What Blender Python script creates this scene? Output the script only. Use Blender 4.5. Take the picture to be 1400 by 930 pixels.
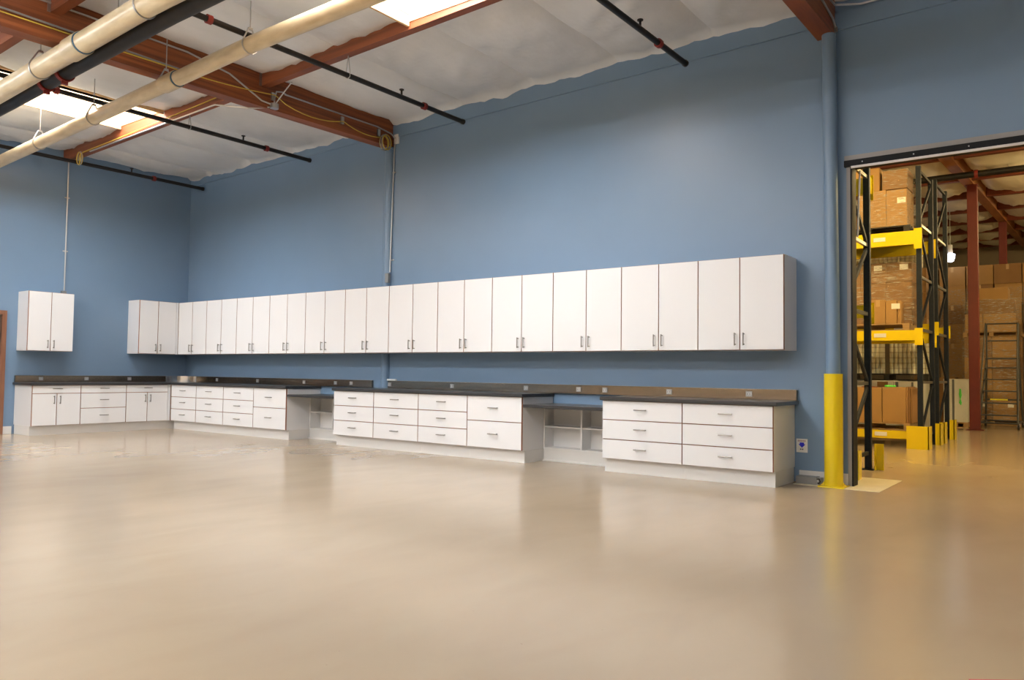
import bpy, bmesh, math, random
from mathutils import Vector, Matrix, noise
R = math.radians
random.seed(7)
for o in list(bpy.data.objects): bpy.data.objects.remove(o, do_unlink=True)
scene = bpy.context.scene
COL = scene.collection

# ------------------------------------------------------------------ camera, world, exposure
CAM = Vector((13.815, -8.0779, 1.0628))
YAW, PITCH, ROLL = 2.21811575, 0.0417587, 0.01217929
cam_d = bpy.data.cameras.new('camera'); cam = bpy.data.objects.new('camera', cam_d); COL.objects.link(cam)
fwd = Vector((math.cos(PITCH)*math.cos(YAW), math.cos(PITCH)*math.sin(YAW), math.sin(PITCH)))
rt = fwd.cross(Vector((0, 0, 1))).normalized(); up = rt.cross(fwd)
r2 = math.cos(ROLL)*rt + math.sin(ROLL)*up; u2 = -math.sin(ROLL)*rt + math.cos(ROLL)*up
cam.matrix_world = Matrix(((r2.x, u2.x, -fwd.x, CAM.x), (r2.y, u2.y, -fwd.y, CAM.y), (r2.z, u2.z, -fwd.z, CAM.z), (0, 0, 0, 1)))
cam_d.sensor_fit = 'HORIZONTAL'; cam_d.sensor_width = 36; cam_d.lens = 1069.27/1400*36
cam_d.clip_start = .05; cam_d.clip_end = 200
scene.camera = cam
world = bpy.data.worlds.new('sky'); scene.world = world; world.use_nodes = True
world.node_tree.nodes['Background'].inputs[0].default_value = (.75, .85, 1, 1)
world.node_tree.nodes['Background'].inputs[1].default_value = 1.0
vs = scene.view_settings
vs.view_transform = 'Standard'; vs.look = 'None'; vs.gamma = 1; vs.use_curve_mapping = False; vs.exposure = 0.08
TUBE_POWER, SKY_POWER, BAY_POWER = 52.0, 26.0, 215.0

# ------------------------------------------------------------------ materials
MATS = {}
def mat(name, col, rough=.5, metal=0, spec=.5, bump=0, bscale=20, var=0, vscale=4, emit=0, coat=0, col2=None, stretch=None, alpha=1, detail=6):
    m = bpy.data.materials.new(name); m.use_nodes = True; nt = m.node_tree; b = nt.nodes['Principled BSDF']
    c = (*col, 1)
    b.inputs['Base Color'].default_value = c; b.inputs['Roughness'].default_value = rough; b.inputs['Metallic'].default_value = metal
    b.inputs['Specular IOR Level'].default_value = spec; b.inputs['Alpha'].default_value = alpha
    if coat: b.inputs['Coat Weight'].default_value = coat; b.inputs['Coat Roughness'].default_value = .12
    if emit: b.inputs['Emission Color'].default_value = c; b.inputs['Emission Strength'].default_value = emit
    tc = nt.nodes.new('ShaderNodeTexCoord'); vec = tc.outputs['Object']
    if stretch:
        mp = nt.nodes.new('ShaderNodeMapping'); mp.inputs['Scale'].default_value = stretch
        nt.links.new(vec, mp.inputs[0]); vec = mp.outputs[0]
    if var or col2:
        n = nt.nodes.new('ShaderNodeTexNoise'); n.inputs['Scale'].default_value = vscale; n.inputs['Detail'].default_value = detail
        nt.links.new(vec, n.inputs['Vector'])
        mr = nt.nodes.new('ShaderNodeMapRange'); mr.inputs[1].default_value = .3; mr.inputs[2].default_value = .7
        nt.links.new(n.outputs['Fac'], mr.inputs[0])
        mx = nt.nodes.new('ShaderNodeMix'); mx.data_type = 'RGBA'
        d = col2 or tuple(v*(1-var) for v in col)
        mx.inputs[6].default_value = c; mx.inputs[7].default_value = (*d, 1)
        nt.links.new(mr.outputs[0], mx.inputs[0]); nt.links.new(mx.outputs[2], b.inputs['Base Color'])
    if bump:
        n2 = nt.nodes.new('ShaderNodeTexNoise'); n2.inputs['Scale'].default_value = bscale; n2.inputs['Detail'].default_value = 4
        nt.links.new(vec, n2.inputs['Vector'])
        bp = nt.nodes.new('ShaderNodeBump'); bp.inputs['Strength'].default_value = bump; bp.inputs['Distance'].default_value = .01
        nt.links.new(n2.outputs['Fac'], bp.inputs['Height']); nt.links.new(bp.outputs[0], b.inputs['Normal'])
    MATS[name] = m
    return m
mat('blue_paint', (.180, .278, .41), .36, var=.05, vscale=1.3, bump=.03, bscale=60)
mat('white_laminate', (.79, .79, .80), .38)
mat('white_inside', (.78, .77, .76), .5)
mat('brown_edge', (.30, .11, .05), .5)
mat('steel_pull', (.30, .28, .255), .32, 1)
mat('charcoal_top', (.042, .04, .041), .28, var=.2, vscale=90, spec=.5)
mat('stainless', (.30, .24, .18), .2, 1, stretch=(1, 1, 30), bump=.03, bscale=30)  # brown in the base colour stands in for warm room reflections
mat('outlet_plate', (.62, .61, .59), .35)
mat('outlet_dark', (.03, .03, .03), .5)
mat('chrome', (.82, .82, .84), .14, 1)
mat('white_base', (.74, .73, .71), .5)
mat('glulam', (.34, .10, .028), .5, col2=(.13, .03, .009), vscale=1.0, stretch=(5, .5, 30), bump=.1, bscale=6)
mat('purlin_wood', (.29, .08, .025), .5, col2=(.12, .03, .01), vscale=1.0, stretch=(.6, 6, 14), bump=.12, bscale=6)
mat('pale_wood', (.72, .47, .25), .55, var=.25, vscale=3, stretch=(1, 6, 6))
mat('insulation', (.735, .745, .765), .42, bump=1.0, bscale=4, var=.08, vscale=2, stretch=(1.6, .7, 1))
mat('insulation_warm', (.88, .84, .72), .4, bump=.4, bscale=9)
mat('skylight_pane', (.93, .97, 1.0), .3, emit=SKY_POWER)
mat('cream_pvc', (.72, .61, .41), .3, col2=(.55, .44, .27), vscale=5, stretch=(.8, 3, 3), coat=.2)
mat('black_pipe', (.009, .009, .01), .45, col2=(.022, .017, .014), vscale=8, spec=.3)
mat('red_fitting', (.22, .02, .015), .5)
mat('galvanised', (.45, .45, .45), .35, 1)
mat('conduit', (.55, .55, .54), .35, .8)
mat('blue_band', (.05, .13, .22), .45)
mat('yellow_cable', (.62, .43, .05), .5)
mat('grey_cable', (.25, .25, .25), .5)
mat('yellow_paint', (.86, .64, .010), .24, coat=.3, var=.06, vscale=3)
mat('navy_steel', (.010, .016, .028), .5, var=.4, vscale=30, spec=.3)
mat('black_trim', (.008, .008, .01), .6, spec=.25)
mat('grey_trim', (.32, .31, .30), .5)
mat('door_wood', (.29, .13, .07), .5, col2=(.18, .075, .04), vscale=2, stretch=(8, 8, .6))
mat('dark_door', (.10, .055, .035), .5, var=.3, vscale=2, stretch=(8, 8, .6))
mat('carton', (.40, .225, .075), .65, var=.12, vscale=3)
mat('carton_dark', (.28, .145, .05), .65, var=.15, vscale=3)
mat('carton_edge', (.36, .19, .07), .7)
mat('tape', (.50, .32, .14), .3)
mat('paper', (.82, .80, .74), .5)
mat('ink', (.02, .02, .02), .6)
mat('ink_red', (.45, .28, .28), .6)
mat('ink_blue', (.01, .012, .55), .5)
mat('pallet_wood', (.43, .27, .12), .75, var=.3, vscale=6, stretch=(1, 5, 5))
mat('dark_pallet', (.022, .02, .018), .6)
mat('can_label', (.92, .89, .72), .3)
mat('can_metal', (.72, .66, .5), .35)
mat('white_pack', (.74, .73, .66), .5, var=.1)
mat('grey_pack', (.12, .125, .13), .5)
mat('green_mark', (.12, .75, .12), .6)
mat('red_column', (.17, .022, .014), .5, var=.2, vscale=3)
mat('ladder_steel', (.05, .052, .055), .45)
mat('rubber', (.02, .02, .02), .7)
mat('bright_yellow', (.85, .75, .02), .5)
mat('grey_metal', (.26, .26, .255), .45, .3)
mat('bare_floor', (.60, .53, .37), .5, var=.12, vscale=5)
mat('red_tape', (.38, .02, .03), .5)
mat('tube_glow', (.95, .975, 1.0), .3, emit=TUBE_POWER)
mat('bay_glow', (1.0, .72, .31), .3, emit=BAY_POWER)
mat('bay_glow_white', (.85, .88, 1.0), .3, emit=8)
mat('fixture_white', (.8, .8, .8), .4)
mat('roof_deck', (.72, .71, .70), .7)
mat('warehouse_wall', (.42, .35, .26), .7)

def film_material():
    m = bpy.data.materials.new('stretch_film'); m.use_nodes = True; nt = m.node_tree
    b = nt.nodes['Principled BSDF']; b.inputs['Base Color'].default_value = (.9, .85, .75, 1); b.inputs['Roughness'].default_value = .12
    b.inputs['Alpha'].default_value = .34; b.inputs['Specular IOR Level'].default_value = .9
    tc = nt.nodes.new('ShaderNodeTexCoord'); mp = nt.nodes.new('ShaderNodeMapping'); mp.inputs['Scale'].default_value = (3, 3, 22)
    n = nt.nodes.new('ShaderNodeTexNoise'); n.inputs['Scale'].default_value = 3; n.inputs['Detail'].default_value = 5
    bp = nt.nodes.new('ShaderNodeBump'); bp.inputs['Strength'].default_value = .9; bp.inputs['Distance'].default_value = .03
    nt.links.new(tc.outputs['Object'], mp.inputs[0]); nt.links.new(mp.outputs[0], n.inputs['Vector'])
    nt.links.new(n.outputs['Fac'], bp.inputs['Height']); nt.links.new(bp.outputs[0], b.inputs['Normal'])
    mr = nt.nodes.new('ShaderNodeMapRange'); mr.inputs[1].default_value = .50; mr.inputs[2].default_value = .72; mr.inputs[3].default_value = .05; mr.inputs[4].default_value = .55
    nt.links.new(n.outputs['Fac'], mr.inputs[0]); nt.links.new(mr.outputs[0], b.inputs['Alpha'])
    MATS['stretch_film'] = m
film_material()

def floor_material():
    m = bpy.data.materials.new('epoxy_floor'); m.use_nodes = True; nt = m.node_tree; b = nt.nodes['Principled BSDF']
    L = nt.links.new
    tc = nt.nodes.new('ShaderNodeTexCoord'); vec = tc.outputs['Object']
    def nz(scale, detail=5, stretch=None, dist=0):
        v = vec
        if stretch:
            mp = nt.nodes.new('ShaderNodeMapping'); mp.inputs['Scale'].default_value = stretch; mp.inputs['Rotation'].default_value = (0, 0, .6); L(v, mp.inputs[0]); v = mp.outputs[0]
        n = nt.nodes.new('ShaderNodeTexNoise'); n.inputs['Scale'].default_value = scale; n.inputs['Detail'].default_value = detail; n.inputs['Distortion'].default_value = dist
        L(v, n.inputs['Vector']); return n.outputs['Fac']
    def rng(f, a, b_, c=0, d=1):
        r = nt.nodes.new('ShaderNodeMapRange'); r.inputs[1].default_value = a; r.inputs[2].default_value = b_; r.inputs[3].default_value = c; r.inputs[4].default_value = d; L(f, r.inputs[0]); return r.outputs[0]
    def mix(f, a, c):
        x = nt.nodes.new('ShaderNodeMix'); x.data_type = 'RGBA'; L(f, x.inputs[0])
        for i, q in ((6, a), (7, c)):
            if isinstance(q, tuple): x.inputs[i].default_value = (*q, 1)
            else: L(q, x.inputs[i])
        return x.outputs[2]
    c = mix(rng(nz(.45, 4), .2, .8), (.43, .342, .24), (.375, .29, .2))
    c = mix(rng(nz(2.4, 8, (1, .45, 1), .5), .4, .9, 0, .65), c, (.335, .248, .168))
    c = mix(rng(nz(26, 2), .75, .82, 0, .4), c, (.22, .155, .10))        # small dark specks
    c = mix(rng(nz(14, 3, (1, .08, 1), .2), .76, .84, 0, .12), c, (.60, .52, .42))   # fine pale scratches
    L(c, b.inputs['Base Color'])
    L(rng(nz(1.1, 5, (1, .5, 1), .3), .2, .8, .17, .21), b.inputs['Roughness'])
    b.inputs['Specular IOR Level'].default_value = .5
    MATS['epoxy_floor'] = m
floor_material()

# ------------------------------------------------------------------ mesh helpers
class MB:
    def __init__(s): s.v = []; s.f = []; s.m = []
    def box(s, x0, x1, y0, y1, z0, z1, mi=0):
        n = len(s.v)
        s.v += [(x0, y0, z0), (x1, y0, z0), (x1, y1, z0), (x0, y1, z0), (x0, y0, z1), (x1, y0, z1), (x1, y1, z1), (x0, y1, z1)]
        s.f += [tuple(n+i for i in q) for q in ((0, 4, 7, 3), (1, 2, 6, 5), (0, 1, 5, 4), (3, 7, 6, 2), (0, 3, 2, 1), (4, 5, 6, 7))]  # -x +x -y +y -z +z
        s.m += list(mi) if isinstance(mi, (tuple, list)) else [mi]*6
        return s
    def hexa(s, pts, mi=0):
        n = len(s.v); s.v += [tuple(p) for p in pts]
        s.f += [tuple(n+i for i in q) for q in ((0, 4, 7, 3), (1, 2, 6, 5), (0, 1, 5, 4), (3, 7, 6, 2), (0, 3, 2, 1), (4, 5, 6, 7))]; s.m += [mi]*6
        return s
    def bar(s, a, b, w, d, mi=0, upv=(0, 0, 1)):
        a = Vector(a); b = Vector(b); t = (b-a).normalized(); u = Vector(upv)
        if abs(t.dot(u)) > .95: u = Vector((0, 1, 0))
        x = t.cross(u).normalized(); y = x.cross(t)
        P = []
        for c in (a, b):
            for sx, sy in ((-1, -1), (1, -1), (1, 1), (-1, 1)): P.append(c + x*sx*w/2 + y*sy*d/2)
        n = len(s.v); s.v += [tuple(p) for p in P]
        s.f += [tuple(n+i for i in q) for q in ((0, 1, 5, 4), (1, 2, 6, 5), (2, 3, 7, 6), (3, 0, 4, 7), (3, 2, 1, 0), (4, 5, 6, 7))]; s.m += [mi]*6
        return s
    def tube(s, pts, r, n=10, mi=0, closed=False, caps=True):
        pts = [Vector(p) for p in pts]; k = len(pts); base = len(s.v)
        rs = r if isinstance(r, (list, tuple)) else [r]*k
        def tan(i):
            if closed: return (pts[(i+1) % k]-pts[i-1]).normalized()
            return (pts[min(i+1, k-1)]-pts[max(i-1, 0)]).normalized()
        t0 = tan(0); u = Vector((0, 0, 1)) if abs(t0.z) < .9 else Vector((1, 0, 0))
        x = t0.cross(u).normalized()
        for i in range(k):
            t = tan(i); x = (x - t*x.dot(t)).normalized(); y = t.cross(x)
            for j in range(n):
                a = 2*math.pi*j/n; s.v.append(tuple(pts[i] + (x*math.cos(a)+y*math.sin(a))*rs[i]))
        for i in range(k if closed else k-1):
            for j in range(n):
                a = base+i*n+j; b = base+i*n+(j+1) % n; c = base+((i+1) % k)*n+(j+1) % n; d = base+((i+1) % k)*n+j
                s.f.append((a, b, c, d)); s.m.append(mi)
        if caps and not closed:
            s.f.append(tuple(base+j for j in range(n))[::-1]); s.m.append(mi)
            s.f.append(tuple(base+(k-1)*n+j for j in range(n))); s.m.append(mi)
        return s
    def poly(s, pts2, z0, z1, mi=0):      # extruded outline, counter-clockwise seen from above
        n = len(s.v); k = len(pts2)
        s.v += [(x, y, z0) for x, y in pts2] + [(x, y, z1) for x, y in pts2]
        s.f.append(tuple(n+i for i in range(k))[::-1]); s.f.append(tuple(n+k+i for i in range(k))); s.m += [mi, mi]
        for i in range(k):
            j = (i+1) % k; s.f.append((n+i, n+j, n+k+j, n+k+i)); s.m.append(mi)
        return s
    def mesh(s, name, mats, bevel=0, smooth=False):
        me = bpy.data.meshes.new(name); me.from_pydata(s.v, [], s.f)
        for m in (mats if isinstance(mats, (list, tuple)) else [mats]): me.materials.append(MATS[m])
        me.polygons.foreach_set('material_index', s.m)
        bm = bmesh.new(); bm.from_mesh(me)
        bmesh.ops.recalc_face_normals(bm, faces=bm.faces)
        if bevel:
            bmesh.ops.bevel(bm, geom=[e for e in bm.edges], offset=bevel, segments=2, affect='EDGES', profile=.5)
        bm.to_mesh(me); bm.free()
        if smooth:
            me.shade_auto_smooth(angle=R(40)) if hasattr(me, 'shade_auto_smooth') else me.shade_smooth()
            me.shade_smooth()
            if smooth == 'sharp': me.set_sharp_from_angle(angle=R(40))
        return me
    def build(s, name, mats, parent=None, bevel=0, smooth=False):
        return link(name, s.mesh(name, mats, bevel, smooth), parent)
def link(name, me, parent=None, loc=None):
    o = bpy.data.objects.new(name, me); COL.objects.link(o)
    if parent is not None: o.parent = parent
    if loc is not None: o.location = loc
    return o
def tag(o, label, cat, group=None, kind=None):
    o['label'] = label; o['category'] = cat
    if group: o['group'] = group
    if kind: o['kind'] = kind
    return o
def struct(o, label=None):
    o['kind'] = 'structure'
    if label: o['label'] = label
    return o
def thing(name, label, cat, loc=(0, 0, 0), rz=0, group=None):
    o = bpy.data.objects.new(name, None); COL.objects.link(o); o.location = loc; o.rotation_euler = (0, 0, rz)
    o.empty_display_size = .1
    return tag(o, label, cat, group)
SH = 'sharp'
def cyl(name, a, b, r, m, parent=None, n=16):
    return MB().tube([a, b], r, n).build(name, m, parent, smooth=SH)
ORD = ['first', 'second', 'third', 'fourth', 'fifth', 'sixth', 'seventh', 'eighth', 'ninth']
RX, RY = 22.0, -14.0            # room extent
WT = .13                        # long wall thickness
WY = 27.0                       # warehouse depth
DX0, DX1, DZ = 11.86, 15.6, 3.20   # opening
HZ = 5.6

# ------------------------------------------------------------------ setting
struct(MB().box(-.2, RX+.2, RY-.2, WY+.2, -.2, 0).build('floor', 'epoxy_floor'), 'tan sealed concrete floor with scuffs and soft reflections')
w = MB().box(0, DX0, 0, WT, 0, HZ).box(DX1, RX, 0, WT, 0, HZ).box(DX0, DX1, 0, WT, DZ, HZ)
struct(w.build('wall_back', 'blue_paint'), 'long blue painted wall with the warehouse opening')
struct(MB().box(-.2, 0, RY-.2, WT, 0, HZ).build('wall_left', 'blue_paint'), 'blue painted end wall')
struct(MB().box(RX, RX+.2, RY-.2, WY, 0, HZ+1).build('wall_right', 'blue_paint'))
struct(MB().box(0, RX, RY-.2, RY, 0, HZ).build('wall_front', 'warehouse_wall'))
struct(MB().box(2, RX, WY, WY+.2, 0, HZ+1.2).build('wall_warehouse_back', 'warehouse_wall'))
struct(MB().box(1.8, 2, WT, WY, 0, HZ+1.2).build('wall_warehouse_left', 'warehouse_wall'))

GX1, GX2, GW = 5.38, 11.64, .17
def zc(x): return 4.665 + .015*x
def zg(y): return 4.38 + .012*y
PW = .10
SKY = [(1.95, 3.15), (8.05, 9.25)]
SKYY = [(-4.64, -2.31), (-9.5, -7.17), (-13.6, -11.27)]
# roof deck with openings under the skylights
deck = MB()
xs = sorted({0, RX, *[v for s in SKY for v in s]}); ys = sorted({RY, 0, *[v for s in SKYY for v in s]})
for i in range(len(xs)-1):
    for j in range(len(ys)-1):
        if (xs[i], xs[i+1]) in SKY and (ys[j], ys[j+1]) in SKYY: continue
        deck.box(xs[i], xs[i+1], ys[j], ys[j+1], 5.06, 5.14)
ceiling = struct(deck.build('ceiling', 'roof_deck'), 'white insulated roof over the room')
def insul(x0, x1, y0, y1, zf, sag, nx=8, ny=12, seed=0, mname='insulation', parent=None, wrinkle=.012, wall_lip=False, lobes=1):
    m = MB()
    for j in range(ny+1):
        for i in range(nx+1):
            u, v = i/nx, j/ny; x = x0+(x1-x0)*u; y = y0+(y1-y0)*v
            a = math.sin(math.pi*u)**.5 if 0 < u < 1 else 0; b = math.sin(math.pi*v)**.7 if 0 < v < 1 else 0
            z = zf(x, y) - sag*a*(.25+.75*b)
            e = min(1, 6*min(u, 1-u))
            z += wrinkle*2*noise.noise(Vector((x*1.6, y*2.0, 1.7)))
            z += wrinkle*3.2*e*noise.noise(Vector(((x+y)*4.5+seed, (x-y)*1.0, 3))) + wrinkle*1.5*e*noise.noise(Vector((x*11, y*4+seed, 9)))
            if wall_lip and j == ny: z -= .055+.02*noise.noise(Vector((x*3, 0, 0)))
            m.v.append((x, y, z))
    for j in range(ny):
        for i in range(nx):
            a = j*(nx+1)+i; m.f.append((a, a+1, a+nx+2, a+nx+1)); m.m.append(0)
    return m.build('insulation_panel', mname, parent, smooth=True)
rows = [(-2.20, -.02), (-4.66, -2.30), (-7.05, -4.76)]
bay1 = [0.0, .75, 1.95, 3.15, 4.35, GX1-GW/2]; bay2 = [GX1+GW/2, 6.83, 8.05, 9.25, 10.45, GX2-GW/2]; bay3 = [GX2+GW/2, 12.9, 14.2, 15.4]
sd = 0
for bay in (bay1, bay2, bay3):
    for i in range(len(bay)-1):
        for k, (y0, y1) in enumerate(rows):
            if bay is bay3 and k > 0: continue
            if k == 1 and (bay[i], bay[i+1]) in SKY: continue
            sd += 1
            insul(bay[i]-.004, bay[i+1]+.004, y0, y1, lambda x, y: zc(x)+.03, .12, seed=sd*3.3, parent=ceiling, wall_lip=(k == 0), ny=26, nx=16)
# skylights
n = 0
for si, (x0, x1) in enumerate(SKY):
    for ti, (y0, y1) in enumerate(SKYY):
        n += 1; zb = 4.69
        t = thing('window_%d' % n, 'bright roof skylight in a pale wooden shaft', 'skylight'); del t['category']
        t['kind'] = 'structure'
        f = MB()
        f.box(x0-.03, x0, y0, y1, zb, 5.06).box(x1, x1+.03, y0, y1, zb, 5.06).box(x0-.03, x1+.03, y0-.03, y0, zb, 5.06).box(x0-.03, x1+.03, y1, y1+.03, zb+.05, 5.06)
        f.build('shaft', 'pale_wood', t)
        c = MB().box(x0-.03, x0, y0, y1, 5.06, 5.2).box(x1, x1+.03, y0, y1, 5.06, 5.2).box(x0-.03, x1+.03, y0-.03, y0, 5.06, 5.2).box(x0-.03, x1+.03, y1, y1+.03, 5.06, 5.2)
        c.build('curb', 'pale_wood', t)
        MB().box(x0-.03, x1+.03, y0-.03, y1+.03, 5.2, 5.22).build('pane', 'skylight_pane', t)

# wall ledger strip under the roof line and baseboards
def ledger(x0, x1):
    return MB().hexa([(x0, -.02, 4.52), (x1, -.02, 4.52+.013*(x1-x0)), (x1, 0, 4.52+.013*(x1-x0)), (x0, 0, 4.52), (x0, -.02, 4.70), (x1, -.02, 4.86), (x1, 0, 4.86), (x0, 0, 4.70)])
struct(ledger(.02, GX1-GW/2).build('trim_1', 'blue_paint'), 'blue ledger strip along the top of the long wall')
struct(ledger(GX1+GW/2, GX2-GW/2).build('trim_2', 'blue_paint'), 'blue ledger strip along the top of the long wall')
struct(ledger(GX2+GW/2, RX).build('trim_3', 'blue_paint'), 'blue ledger strip along the top of the long wall')
struct(MB().box(11.36, DX0-.035, -.012, 0, 0, .12).build('baseboard_back', 'white_base'), 'white baseboard beside the yellow column')
struct(MB().box(0, .012, -3.055, -2.93, 0, .12).box(0, .012, RY, -4.2, 0, .12).build('baseboard_left', 'white_base'), 'white baseboard on the end wall')

# warehouse opening: grey jamb, black guide, dark header
t = thing('door_1', 'black and grey steel frame of the warehouse opening', 'door frame'); del t['category']; t['kind'] = 'structure'
MB().box(DX0-.035, DX0, -.012, 0, 0, DZ).build('jamb', 'grey_trim', t)
MB().box(DX0, DX0+.015, -.012, WT+.02, 0, DZ).build('jamb_guide', 'black_trim', t)
MB().box(DX0-.05, DX1+.05, -.03, 0, DZ-.015, DZ+.035).build('header', 'grey_trim', t)
MB().box(DX0-.05, DX1+.05, -.045, WT, DZ-.075, DZ-.015).build('header_channel', 'black_trim', t)
MB().box(DX0+.015, DX1, -.045, -.03, DZ-.097, DZ-.075).build('weather_strip', 'white_base', t)
for k in range(8): MB().tube([(DX0+.12+k*.45, -.045, DZ-.045), (DX0+.12+k*.45, -.052, DZ-.045)], .006, 8).build('bolt', 'galvanised', t)
cyl('pull_rope', (DX0+.06, .12, DZ-.09), (DX0+.035, .12, DZ-.75), .009, 'white_base', t, 6)
# brown door in the end wall
t = thing('door_2', 'brown wooden door and frame in the end wall', 'door', (0, 0, 0)); del t['category']; t['kind'] = 'structure'
MB().box(0, .035, -3.125, -3.06, 0, 1.945).build('door_frame', 'door_wood', t)
MB().box(0, .035, -4.19, -4.125, 0, 1.945).build('door_frame', 'door_wood', t)
MB().box(0, .035, -4.125, -3.125, 1.88, 1.945).build('door_frame', 'door_wood', t)
lf = MB().box(0, .012, -4.12, -3.13, .01, 1.878).build('door_leaf', 'dark_door', t)
MB().tube([(.012, -4.05, .95), (.06, -4.05, .95), (.06, -3.95, .95)], .01, 8).build('handle', 'galvanised', lf)

# bare floor by the opening
struct(MB().poly([(11.80, -.235), (12.15, -.235), (12.15, .80), (11.76, .80), (11.76, .14), (11.86, .14), (11.86, -.012), (11.80, -.012)], 0, .004).build('trim_4', 'bare_floor'), 'cream patch of bare concrete in the warehouse opening')
struct(MB().box(11.36, 11.62, -.215, -.012, 0, .004).build('trim_5', 'bare_floor'), 'cream strip of bare concrete along the wall')
tag(MB().poly([(13.50, -4.98), (14.6, -4.15), (14.6, -4.0), (13.42, -4.86)], 0, .003).build('floor_tape', 'red_tape'), 'red tape stripe stuck on the tan floor', 'floor tape')

# ------------------------------------------------------------------ glulam beams, purlins
def beam_y(x, zoff, y0, y1, label, zs=.012, top=5.0):
    m = MB(); h = GW/2
    m.hexa([(x-h, y0, zg(y0)+zoff), (x+h, y0, zg(y0)+zoff), (x+h, y1, zg(y1)+zoff), (x-h, y1, zg(y1)+zoff), (x-h, y0, top), (x+h, y0, top), (x+h, y1, top), (x-h, y1, top)])
    return tag(m.build('roof_beam', 'glulam'), label, 'beam')
beam_y(GX1, 0, RY, -.005, 'reddish laminated roof beam with yellow cable draped along it')
beam_y(GX2, .085, RY, -.005, 'reddish laminated roof beam resting on the column with yellow base')
def zp(x): return 4.50 + .02*x
def purlin(x0, x1, y, label):
    m = MB(); h = PW/2
    m.hexa([(x0, y-h, zp(x0)), (x1, y-h, zp(x1)), (x1, y+h, zp(x1)), (x0, y+h, zp(x0)), (x0, y-h, 4.99), (x1, y-h, 4.99), (x1, y+h, 4.99), (x0, y+h, 4.99)])
    o = tag(m.build('roof_purlin', 'purlin_wood'), label, 'purlin')
    for xx, s in ((x0, 1), (x1, -1)):
        if xx > .5:
            MB().box(min(xx, xx+s*.012), max(xx, xx+s*.012), y-h-.03, y-h-.001, zp(xx)-.0, zp(xx)+.2).build('joist_hanger', 'galvanised', o)
    return o
purlin(.005, GX1-GW/2-.002, -2.25, 'wooden purlin from the end wall to the laminated beam, beside a skylight')
purlin(GX1+GW/2+.002, GX2-GW/2-.002, -2.25, 'wooden purlin between the two laminated beams, lit by a skylight')
purlin(.005, GX1-GW/2-.002, -4.71, 'wooden purlin from the end wall running above the wide cream pipe')
purlin(GX1+GW/2+.002, GX2-GW/2-.002, -4.71, 'wooden purlin between the two laminated beams above the wide cream pipe')

# ------------------------------------------------------------------ columns
t = thing('steel_column', 'slim blue painted column behind the cabinets under the laminated beam', 'column', (GX1+.01, -.002, 0))
MB().tube([(0, 0, .0), (0, 0, zg(0)-.03)], .072, 24).build('post', 'blue_paint', t, smooth=SH)
MB().box(-.10, .10, -.10, 0, zg(0)-.03, zg(0)-.008).build('cap_plate', 'blue_paint', t)
t = thing('steel_column', 'round blue column with a yellow protective sleeve at its base', 'column', (11.722, -.125, 0))
MB().tube([(0, 0, 1.0), (-.035, .03, zg(0)+.08)], .066, 28).build('post', 'blue_paint', t, smooth=SH)
MB().tube([(0, 0, .012), (0, 0, 1.09)], .086, 32).build('sleeve', 'yellow_paint', t, smooth=SH)
MB().poly([(-.12, -.115), (.12, -.115), (.12, .11), (-.12, .11)], 0, .012).build('base_plate', 'yellow_paint', t)
for sx in (-1, 1): MB().hexa([(sx*.078, -.004, .012), (sx*.118, -.004, .012), (sx*.118, .004, .012), (sx*.078, .004, .012), (sx*.078, -.004, .05), (sx*.085, -.004, .05), (sx*.085, .004, .05), (sx*.078, .004, .05)]).build('gusset', 'yellow_paint', t)

# ------------------------------------------------------------------ cabinets
UD, UB, UT_ = .40, 1.3192, 2.2599
BD, BB_, BT_ = .6542, .147, .775
DT = .02      # door thickness
G = .0045     # gap around fronts
def pull(L, vertical):
    r, d = .0055, .032
    pts = [(-L/2, 0, 0), (-L/2, -d, 0), (L/2, -d, 0), (L/2, 0, 0)]
    m = MB()
    a = [Vector(p) for p in pts]
    if vertical: a = [Vector((p.z, p.y, p.x)) for p in a]
    ext = (a[2]-a[1]).normalized()*.012
    m.tube([a[0], a[1]], r, 8); m.tube([a[3], a[2]], r, 8); m.tube([a[1]-ext, a[2]+ext], r*1.15, 8)
    return m.mesh('handle', 'steel_pull', smooth=SH)
PULL_V, PULL_H = pull(.105, True), pull(.115, False)
PULL_HS = PULL_H
def front(name, parent, x0, x1, z0, z1, yf, handle, kind):
    o = MB().box(x0+G, x1-G, -yf, -yf+DT, z0+G, z1-G, (1, 1, 0, 0, 1, 1)).build(name, ['white_laminate', 'brown_edge'], parent)
    link('handle', PULL_V if kind == 'v' else PULL_H, o, (handle[0], -yf, handle[1]))
    return o
def upper(width, loc, rz, label, back=0.0, split=None, group=None, ext=0):
    t = thing('upper_cabinet', label, 'cabinet', loc, rz, group)
    MB().box(0, width+ext, -UD+DT, -back-.002, UB, UT_, (0, 0, 1, 0, 0, 0)).build('body', ['white_laminate', 'brown_edge'], t)
    s = split or width/2
    front('door', t, 0, s, UB, UT_, UD, (s-.045, UB+.11), 'v')
    front('door', t, s, width, UB, UT_, UD, (s+.045, UB+.11), 'v')
    return t
UX = [.398, .851, 1.302, 1.753, 2.204, 2.655, 3.107, 3.56, 4.014, 4.469, 4.926, 5.384, 5.844, 6.305, 6.766, 7.229, 7.691, 8.154, 8.615, 9.076, 9.535, 9.991, 10.444, 10.893, 11.336]
UG = 'white upper cabinets'
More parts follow.
